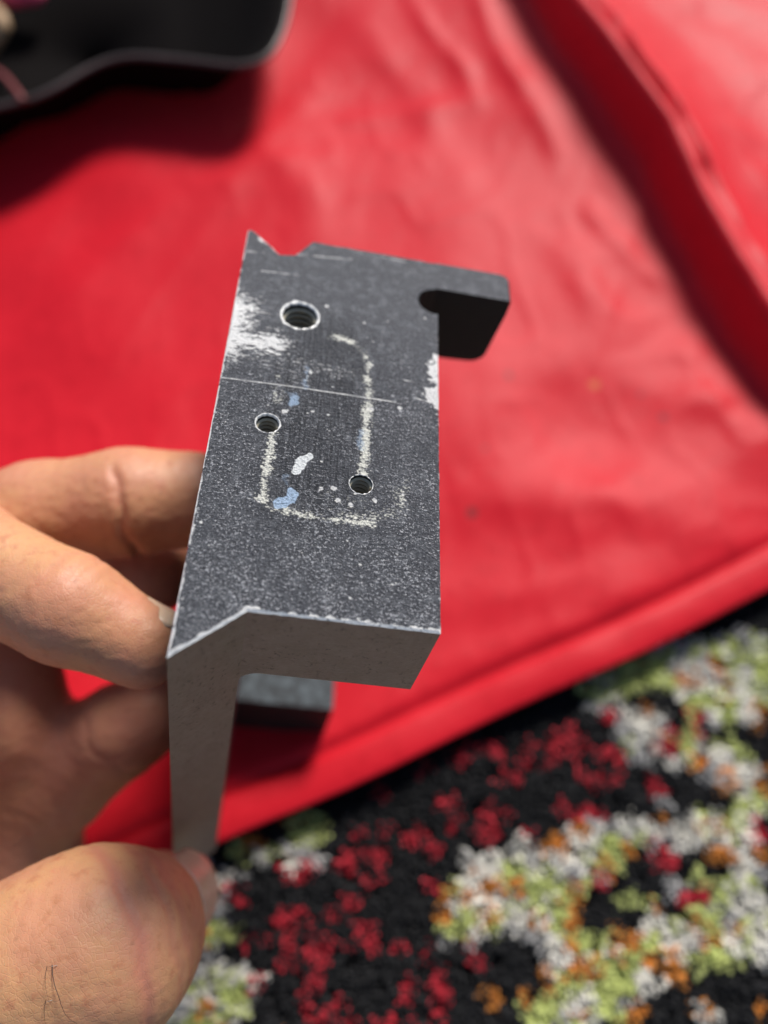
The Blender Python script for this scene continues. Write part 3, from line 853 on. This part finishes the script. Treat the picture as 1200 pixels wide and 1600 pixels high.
# prong: end bar of the flange, lower outer corner rounded
pr = [(W, 0), (43.4, 0), (43.7, -0.3), (43.7, -3), (43.2, -9)]+[(40.2+2.8*math.cos(math.radians(a)), -11.8-2.8*math.sin(math.radians(a))) for a in (15, 40, 65, 90)]+[(36, -14.9), (W, -14.6)]
bm = bmesh.new()
a = [bm.verts.new(L(x, 68.9, z)) for x, z in pr]; b_ = [bm.verts.new(L(x, 75.2, z)) for x, z in pr]
bm.faces.new(a).material_index = 1
bm.faces.new(list(reversed(b_))).material_index = 1
for i in range(len(pr)):
    j = (i+1) % len(pr)
    f = bm.faces.new((b_[i], b_[j], a[j], a[i])); f.material_index = 0 if i == 0 else 1
bmesh.ops.recalc_face_normals(bm, faces=bm.faces)
ce = [e for e in bm.edges if all(v.co.y > 0.0751 and 0.0431 < v.co.x for v in e.verts)]
ce = [e for e in bm.edges if sum(v.co.y > 0.0751 for v in e.verts) == 2 and all(v.co.x > 0.0430 for v in e.verts)]
bmesh.ops.bevel(bm, geom=ce, offset=0.0011, segments=3, affect='EDGES', profile=0.5)
bm_obj('prong', bm, [M_coat, M_black], br)
# foot: lower flange of the channel, set back from the front
ft = [(8.103, 35.7), (30.4, 35.7), (30.4, 70.5), (8.103, 70.5)]
extrude_poly('foot', ft, -98, -END+0.4, [M_black, M_foot], top_mat=1)
# threaded holes
for (cx, cy, ro, ri, pt) in HOLES:
    NS = 36
    prof = [(ri, -0.32 if ro-ri > 0.2 else -0.12)]
    z = prof[0][1]
    depth = TK-0.2
    while z > -depth+pt:
        prof += [(ri+0.02, z-pt*0.38), (ri-pt*0.34, z-pt*0.62), (ri-pt*0.34, z-pt*0.76), (ri, z-pt*0.98)]
        z -= pt
    hv, hf = [], []
    for j, (r, zz) in enumerate(prof):
        for i in range(NS):
            hv.append(L(cx+r*math.cos(2*math.pi*i/NS), cy+r*math.sin(2*math.pi*i/NS), zz-pt*i/NS*0.9 if 0 < j < len(prof)-1 else zz))
    for j in range(len(prof)-1):
        for i in range(NS):
            k_ = (i+1) % NS
            hf.append((j*NS+k_, j*NS+i, (j+1)*NS+i, (j+1)*NS+k_))
    hf.append(tuple((len(prof)-1)*NS+i for i in range(NS)))
    mi = [0 if (j % 4) in (1, 2) else 1 for j in range(len(prof)-1) for i in range(NS)]+[1]  # black roots and undersides paint the shade between the ridges
    th = mesh_obj('threaded_hole', hv, hf, [M_thread, M_black], br, midx=mi)
    rv, rf = [], []
    z1 = prof[0][1]
    for (r, zz) in ((ro, 0.0), (ro-0.06, 0.03), (ri+(ro-ri)*0.35, -0.06), (ri, z1)):
        for i in range(40):
            jig = 1+0.02*math.sin(i*1.9)+0.015*math.sin(i*4.1) if r != ro else 1
            rv.append(L(cx+r*jig*math.cos(2*math.pi*i/40), cy+r*jig*math.sin(2*math.pi*i/40), zz))
    for j in range(3):
        for i in range(40):
            k_ = (i+1) % 40
            rf.append((j*40+i, j*40+k_, (j+1)*40+k_, (j+1)*40+i))
    mesh_obj('hole_rim', rv, rf, M_edge, th)

# ------------------------------------------------------------------ hand
mm = 0.001
def A(px, py, d): return np.array(at(px, py, d*mm))*1000
def chain(*pts): return [(A(x, y, d), r) for x, y, d, r in pts]
FING = {
 'index': chain((-330, 830, 162, 11), (-75, 868, 134, 9.6), (105, 950, 127, 8.0), (222, 1008, 128, 6.6)),
 'middle': chain((-420, 1000, 170, 11), (-130, 872, 158, 10.2), (60, 808, 152, 9.6), (200, 785, 150, 9.2), (300, 780, 152, 8.6)),
 'ring': chain((-330, 1050, 182, 11), (-60, 985, 178, 9.5), (130, 925, 170, 9.2), (232, 892, 168, 9.0)),
 'little': chain((-20, 1330, 178, 11), (85, 1225, 172, 10.2), (190, 1140, 164, 8.6), (235, 1115, 163, 7.8)),
 'thumb': chain((-420, 1800, 140, 16), (-120, 1590, 126, 13.8), (70, 1515, 124, 13.1), (155, 1480, 125, 13.5), (190, 1460, 131, 11.4), (247, 1412, 147, 8.7)),
}
PALM = [chain((-480, 1000, 165, 15), (-420, 1800, 140, 20)), chain((-300, 1030, 170, 13), (-330, 1500, 160, 22)), chain((-150, 1060, 172, 12), (5, 1068, 166, 9.6), (15, 1130, 165, 9.5), (-30, 1280, 176, 14)),
        chain((-120, 1300, 178, 22), (15, 1330, 180, 13.5), (-200, 1500, 165, 22)), chain((-420, 1500, 150, 24), (-900, 2100, 150, 26))]
def rcone(P, a, b_, r1, r2):
    ab = b_-a; L2 = ab@ab
    t = np.clip(((P-a)@ab)/L2, 0, 1).astype(np.float32)
    q = P-a-t[..., None]*ab.astype(np.float32)
    return np.sqrt((q*q).sum(-1))-(r1+(r2-r1)*t)
def smin(a, b_, k):
    h = np.clip(0.5+0.5*(b_-a)/k, 0, 1)
    return b_*(1-h)+a*h-k*h*(1-h)
def sdf_chain(P, ch, k=2.0):
    d = None
    for (a, r1), (b_, r2) in zip(ch[:-1], ch[1:]):
        e = rcone(P, a, b_, r1, r2)
        d = e if d is None else smin(d, e, k)
    return d
VX = 0.95
lo = np.array([A(-560, 1000, 180)[0]-2, -75, 150]); 
allp = np.array([p for ch in list(FING.values())+PALM[:4] for p, r in ch])
lo = allp.min(0)-26; hi = allp.max(0)+18
lo[0] = max(lo[0], -118.0)
dims = np.ceil((hi-lo)/VX).astype(int)
gx = [(lo[i]+VX*np.arange(dims[i])).astype(np.float32) for i in range(3)]
PG = np.stack(np.meshgrid(*gx, indexing='ij'), -1)
palm = None
for ch in PALM:
    e = sdf_chain(PG, ch, 6.0)
    palm = e if palm is None else smin(palm, e, 7.0)
body = palm
SD = None
for nm, ch in FING.items():
    f = sdf_chain(PG, ch, 2.6 if nm != 'thumb' else 4.0)
    e = smin(palm, f, 5.0)
    SD = e if SD is None else np.minimum(SD, e)
# keep the flesh outside the metal it presses on
MBi = np.array(MB.inverted())
loc = (PG.reshape(-1, 3)*0.001)@MBi[:3, :3].T.astype(np.float32)+MBi[:3, 3].astype(np.float32)
loc = loc.reshape(PG.shape)*1000
uu, vv_, zz_ = loc[..., 0], loc[..., 1], loc[..., 2]
d_left = -uu; d_front = (6.9*uu-8.1*vv_)/math.hypot(6.9, 8.1)
wsd = np.maximum.reduce([uu*-1, uu-32, d_front, vv_-76, zz_, -115-zz_])       # inside the channel < 0
SD = np.maximum(SD, 0.15-wsd)
del PG, loc, uu, vv_, zz_, wsd, d_left, d_front

def surface_nets(sd, origin, h):
    nx, ny, nz = sd.shape
    s = sd < 0
    corners = [(i, j, k) for i in (0, 1) for j in (0, 1) for k in (0, 1)]
    sl = lambda a, c: a[c[0]:nx-1+c[0], c[1]:ny-1+c[1], c[2]:nz-1+c[2]]
    cnt = sum(sl(s, c).astype(np.int8) for c in corners)
    act = (cnt > 0) & (cnt < 8)
    idx = np.argwhere(act)
    vid = np.full(act.shape, -1, np.int64); vid[act] = np.arange(len(idx))
    acc = np.zeros((len(idx), 3)); num = np.zeros(len(idx))
    for c in corners:
        for ax in range(3):
            if c[ax] == 0:
                c2 = list(c); c2[ax] = 1
                va = sd[idx[:, 0]+c[0], idx[:, 1]+c[1], idx[:, 2]+c[2]]; vb = sd[idx[:, 0]+c2[0], idx[:, 1]+c2[1], idx[:, 2]+c2[2]]
                m = (va < 0) != (vb < 0)
                t = np.where(m, va/(va-vb+1e-12), 0)
                p = np.tile(np.array(c, float), (len(idx), 1)); p[:, ax] += t
                acc += p*m[:, None]; num += m
    Vt = origin+h*(idx+acc/num[:, None])
    quads = []
    for ax in range(3):
        o1, o2 = [(1, 2), (2, 0), (0, 1)][ax]
        a = s; sh = [slice(None)]*3
        s0 = [slice(1, -1)]*3; s0[ax] = slice(0, -1)
        s1_ = [slice(1, -1)]*3; s1_[ax] = slice(1, None)
        m0, m1 = s[tuple(s0)], s[tuple(s1_)]
        e = np.argwhere(m0 != m1)
        flip = m0[tuple(e.T)]
        base = e+1; base[:, ax] -= 1
        def cell(d1, d2):
            c = base.copy(); c[:, o1] -= d1; c[:, o2] -= d2
            ok = np.all((c >= 0) & (c < np.array(act.shape)), axis=1)
            r = np.full(len(c), -1, np.int64); r[ok] = vid[tuple(c[ok].T)]
            return r
        q = np.column_stack([cell(1, 1), cell(0, 1), cell(0, 0), cell(1, 0)])
        q[~flip] = q[~flip][:, ::-1]
        quads.append(q[(q >= 0).all(1)])
    return Vt, np.concatenate(quads)
SD[0] = 5; SD[-1] = 5; SD[:, 0] = 5; SD[:, -1] = 5; SD[..., 0] = 5; SD[..., -1] = 5
hvt, hqd = surface_nets(SD, lo, VX)
del SD
me = bpy.data.meshes.new('hand')
me.from_pydata((hvt*0.001).tolist(), [], hqd.tolist())
me.update()
hand = bpy.data.objects.new('hand', me)
link(hand)
sm = hand.modifiers.new('smooth', 'SMOOTH'); sm.iterations = 6; sm.factor = 0.5
su = hand.modifiers.new('sub', 'SUBSURF'); su.levels = 1; su.render_levels = 1
dg = bpy.context.evaluated_depsgraph_get()
me2 = bpy.data.meshes.new_from_object(hand.evaluated_get(dg))
hand.modifiers.clear()
hand.data = me2; me2.name = 'hand'
nv = len(me2.vertices)
co = np.empty(nv*3, np.float32); me2.vertices.foreach_get('co', co); co = co.reshape(-1, 3)*1000
no = np.empty(nv*3, np.float32); me2.vertex_normals.foreach_get('vector', no); no = no.reshape(-1, 3)
disp = np.zeros(nv); flush = np.zeros(nv)
def near_chain(ch, extra=3.0):
    d = np.full(nv, 1e9)
    for (a, r1), (b_, r2) in zip(ch[:-1], ch[1:]):
        d = np.minimum(d, rcone(co, a, b_, r1, r2))
    return d < extra
def crease(ch, i, off, depth, width, face=None, fmin=-2.0, wob=0.8, red=0.6):
    a = ch[i][0]; p = ch[max(i-1, 0)][0]; q_ = ch[min(i+1, len(ch)-1)][0]
    ax = (q_-p)/np.linalg.norm(q_-p)
    rel_ = co-(a+ax*off)
    d = rel_@ax
    perp = rel_-d[:, None]*ax
    th_ = vnoise(perp[:, 0]*0.22+i*7+off, perp[:, 1]*0.22+perp[:, 2]*0.15)*wob
    m = near_chain([ch[max(i-1, 0)], ch[i], ch[min(i+1, len(ch)-1)]], 2.5) & (np.linalg.norm(rel_, axis=1) < ch[i][1]*1.9)
    w = np.exp(-((d-th_)/width)**2)*m
    if face is not None:
        pn = perp/(np.linalg.norm(perp, axis=1)[:, None]+1e-9)
        w = w*np.clip((pn@np.array(face)-fmin)/0.3, 0, 1)
    global disp, flush
    disp = disp-depth*w
    fl_ = np.exp(-((d-th_)/(width*2.2))**2)*m
    if face is not None: fl_ = fl_*np.clip((pn@np.array(face)-fmin)/0.3, 0, 1)
    flush = np.maximum(flush, red*fl_)
toC = np.array(-FW)
T = FING['thumb']
for off, dp, wd, rd in ((1.5, .26, .6, .9), (3.2, .08, .35, .2), (6.4, .18, .5, .55), (9.0, .16, .5, .6)):
    crease(T, 3, off, dp*0.8, wd, toC, -0.2, 0.7, rd)
I_ = FING['index']
for off, dp, wd in ((-1.5, .07, .5), (0.6, .10, .5), (2.4, .06, .4)):
    crease(I_, 2, off, dp, wd, np.array(UP), 0.1, 1.0, 0.35)
for off, dp, wd in ((-2.2, .12, .6), (0.8, .15, .6), (3.4, .10, .5)):
    crease(I_, 1, off, dp, wd, np.array(UP), -0.2, 1.5, 0.35)
crease(FING['middle'], 3, 1.0, .75, .8, (toC-np.array(UP))*0.7, 0.0, 0.8, 0.5)
crease(FING['middle'], 3, -2.0, .12, .7, (toC-np.array(UP))*0.7, 0.3, 0.8, 0.3)
crease(FING['middle'], 1, 2.0, .2, 1.2, toC, -0.2, 1.0, 0.4)
crease(FING['little'], 1, 0.0, .15, 1.2, toC, -0.2, 1.0, 0.5)
crease(FING['little'], 2, 0.0, .3, .9, toC, -0.2, 1.0, 0.4)
crease(FING['ring'], 2, 0.0, .5, .8, toC, -0.2, 1.0, 0.4)
# pads and tips are pinker
for nm, c in FING.items():
    tip = c[-1][0]
    dd = np.linalg.norm(co-tip, axis=1)
    flush = np.maximum(flush, 0.65*np.exp(-(dd/13)**2)*(1 if nm != 'thumb' else 0.35))
deep = (co@np.array(FW))-float(CL@FW)*1000
flush = np.maximum(flush, 0.55*np.clip((deep-134)/18, 0, 1))
k1 = np.linalg.norm(co-A(60, 1140, 165), axis=1)
flush = np.maximum(flush, 0.5*np.exp(-(k1/16)**2))
flush = np.maximum(flush, 0.4*np.exp(-(np.linalg.norm(co-(T[4][0]+np.array([3, -2, 0])), axis=1)/9)**2))
disp += 0.05*vnoise(co[:, 0]*0.35+co[:, 2]*0.3, co[:, 1]*0.35+9)+0.06*vnoise(co[:, 0]*0.9+3, co[:, 1]*0.9+co[:, 2]*0.7)
co = co+no*disp[:, None]
me2.vertices.foreach_set('co', (co*0.001).ravel())
fa_ = me2.attributes.new('flush', 'FLOAT', 'POINT'); fa_.data.foreach_set('value', flush.astype(np.float32))
me2.polygons.foreach_set('use_smooth', [True]*len(me2.polygons))
me2.materials.clear(); me2.materials.append(M_skin); me2.update()
tag(hand, 'bare hand reaching in from the left and gripping the metal bracket between thumb and fingers', 'hand')

def nail(name, ch, dorsal, start, length, half, lift=0.35, r=None):
    a, ra = ch[-2]; b_, rb = ch[-1]
    ax = (b_-a)/np.linalg.norm(b_-a)
    ds = np.array(dorsal, float); ds = ds-ax*(ds@ax); ds /= np.linalg.norm(ds)
    sd_ = np.cross(ax, ds)
    vts, fcs = [], []
    NU, NVn = 12, 12
    Ld = np.linalg.norm(b_-a)
    for lay in (0, 1):
        for j in range(NVn+1):
            t = j/NVn
            s = start+length*t
            kx = min(max(s/Ld, 0), 1)
            rr = (ra+(rb-ra)*kx)
            over = max(s-Ld, 0)
            rr = math.sqrt(max(rb*rb-(over*0.55)**2, 4)) if over > 0 else rr
            rr = rr+lift-(0.45 if lay else 0)-0.45*(1-t)**2
            tap = 1-0.25*max(0, 0.2-t)/0.2-0.45*max(0, t-0.72)**2/0.0784
            for i in range(NU+1):
                th_ = (i/NU*2-1)*half*tap
                rq = rr-0.45*abs(i/NU*2-1)**3
                p = a+ax*s+ds*rq*math.cos(th_)+sd_*rq*math.sin(th_)
                vts.append(p*0.001)
    st = (NVn+1)*(NU+1)
    idx = lambda l, j, i: l*st+j*(NU+1)+i
    for j in range(NVn):
        for i in range(NU):
            fcs.append((idx(0, j, i), idx(0, j, i+1), idx(0, j+1, i+1), idx(0, j+1, i)))
            fcs.append((idx(1, j, i), idx(1, j+1, i), idx(1, j+1, i+1), idx(1, j, i+1)))
    for j in range(NVn):
        fcs.append((idx(0, j, 0), idx(0, j+1, 0), idx(1, j+1, 0), idx(1, j, 0)))
        fcs.append((idx(0, j, NU), idx(1, j, NU), idx(1, j+1, NU), idx(0, j+1, NU)))
    for i in range(NU):
        fcs.append((idx(0, NVn, i), idx(0, NVn, i+1), idx(1, NVn, i+1), idx(1, NVn, i)))
        fcs.append((idx(0, 0, i), idx(1, 0, i), idx(1, 0, i+1), idx(0, 0, i+1)))
    return mesh_obj(name, vts, fcs, M_nail, hand, smooth=True)
nail('thumbnail', T, np.array(RT)*1.0+np.array(UP)*0.35-np.array(FW)*0.5, 9.0, 19.5, 1.0, 0.85)
nail('fingernail', I_, np.array(UP)*1.0+np.array(RT)*0.35+np.array(FW)*0.15, 8.0, 8.4, 0.8, 0.18)
# a few dark hairs behind the knuckle of the thumb
M_hair = mat_simple('dark_hair', (0.03, 0.018, 0.012), (0.06, 0.036, 0.024), 0.4, 1.0, bump=0)
from mathutils.bvhtree import BVHTree
bvh = BVHTree.FromPolygons([tuple(c) for c in (co*0.001)], [tuple(p.vertices) for p in me2.polygons])
hair_v, hair_f = [], []
def hair(pix, lift=0.0005, r=0.00005):
    pts = []
    for k_, (x, y) in enumerate(pix):
        d = (at(x, y, 0.1)-CL).normalized()
        hit = bvh.ray_cast(CL, d)
        if hit[0] is None: return
        pts.append(hit[0]+hit[1]*(0.0001+lift*math.sin(math.pi*k_/(len(pix)-1))+lift*0.5*k_/(len(pix)-1)))
    base = len(hair_v)
    for i, p in enumerate(pts):
        t = (pts[min(i+1, len(pts)-1)]-pts[max(i-1, 0)]).normalized()
        x = t.cross(FW).normalized(); y = t.cross(x)
        rr = r*0.62*(1-0.7*i/(len(pts)-1))
        for a in range(4):
            hair_v.append(p+x*math.cos(a*math.pi/2)*rr+y*math.sin(a*math.pi/2)*rr)
    for i in range(len(pts)-1):
        for a in range(4):
            hair_f.append((base+i*4+a, base+i*4+(a+1) % 4, base+(i+1)*4+(a+1) % 4, base+(i+1)*4+a))
hair([(82, 1507), (84, 1522), (88, 1538), (93, 1552), (98, 1566), (104, 1580), (112, 1590), (121, 1596)], 0.0006, 0.00011)
hair([(74, 1509), (73, 1522), (73, 1535), (75, 1550), (79, 1564)], 0.0004, 0.00006)
hair([(90, 1508), (82, 1509), (75, 1511)], 0.0003, 0.00006)
hair([(72, 1562), (71, 1575), (72, 1590), (73, 1604)], 0.0004, 0.00006)
hair([(82, 1562), (74, 1563), (66, 1570)], 0.0003, 0.00006)
if hair_v:
    mesh_obj('hair', hair_v, hair_f, M_hair, hand)
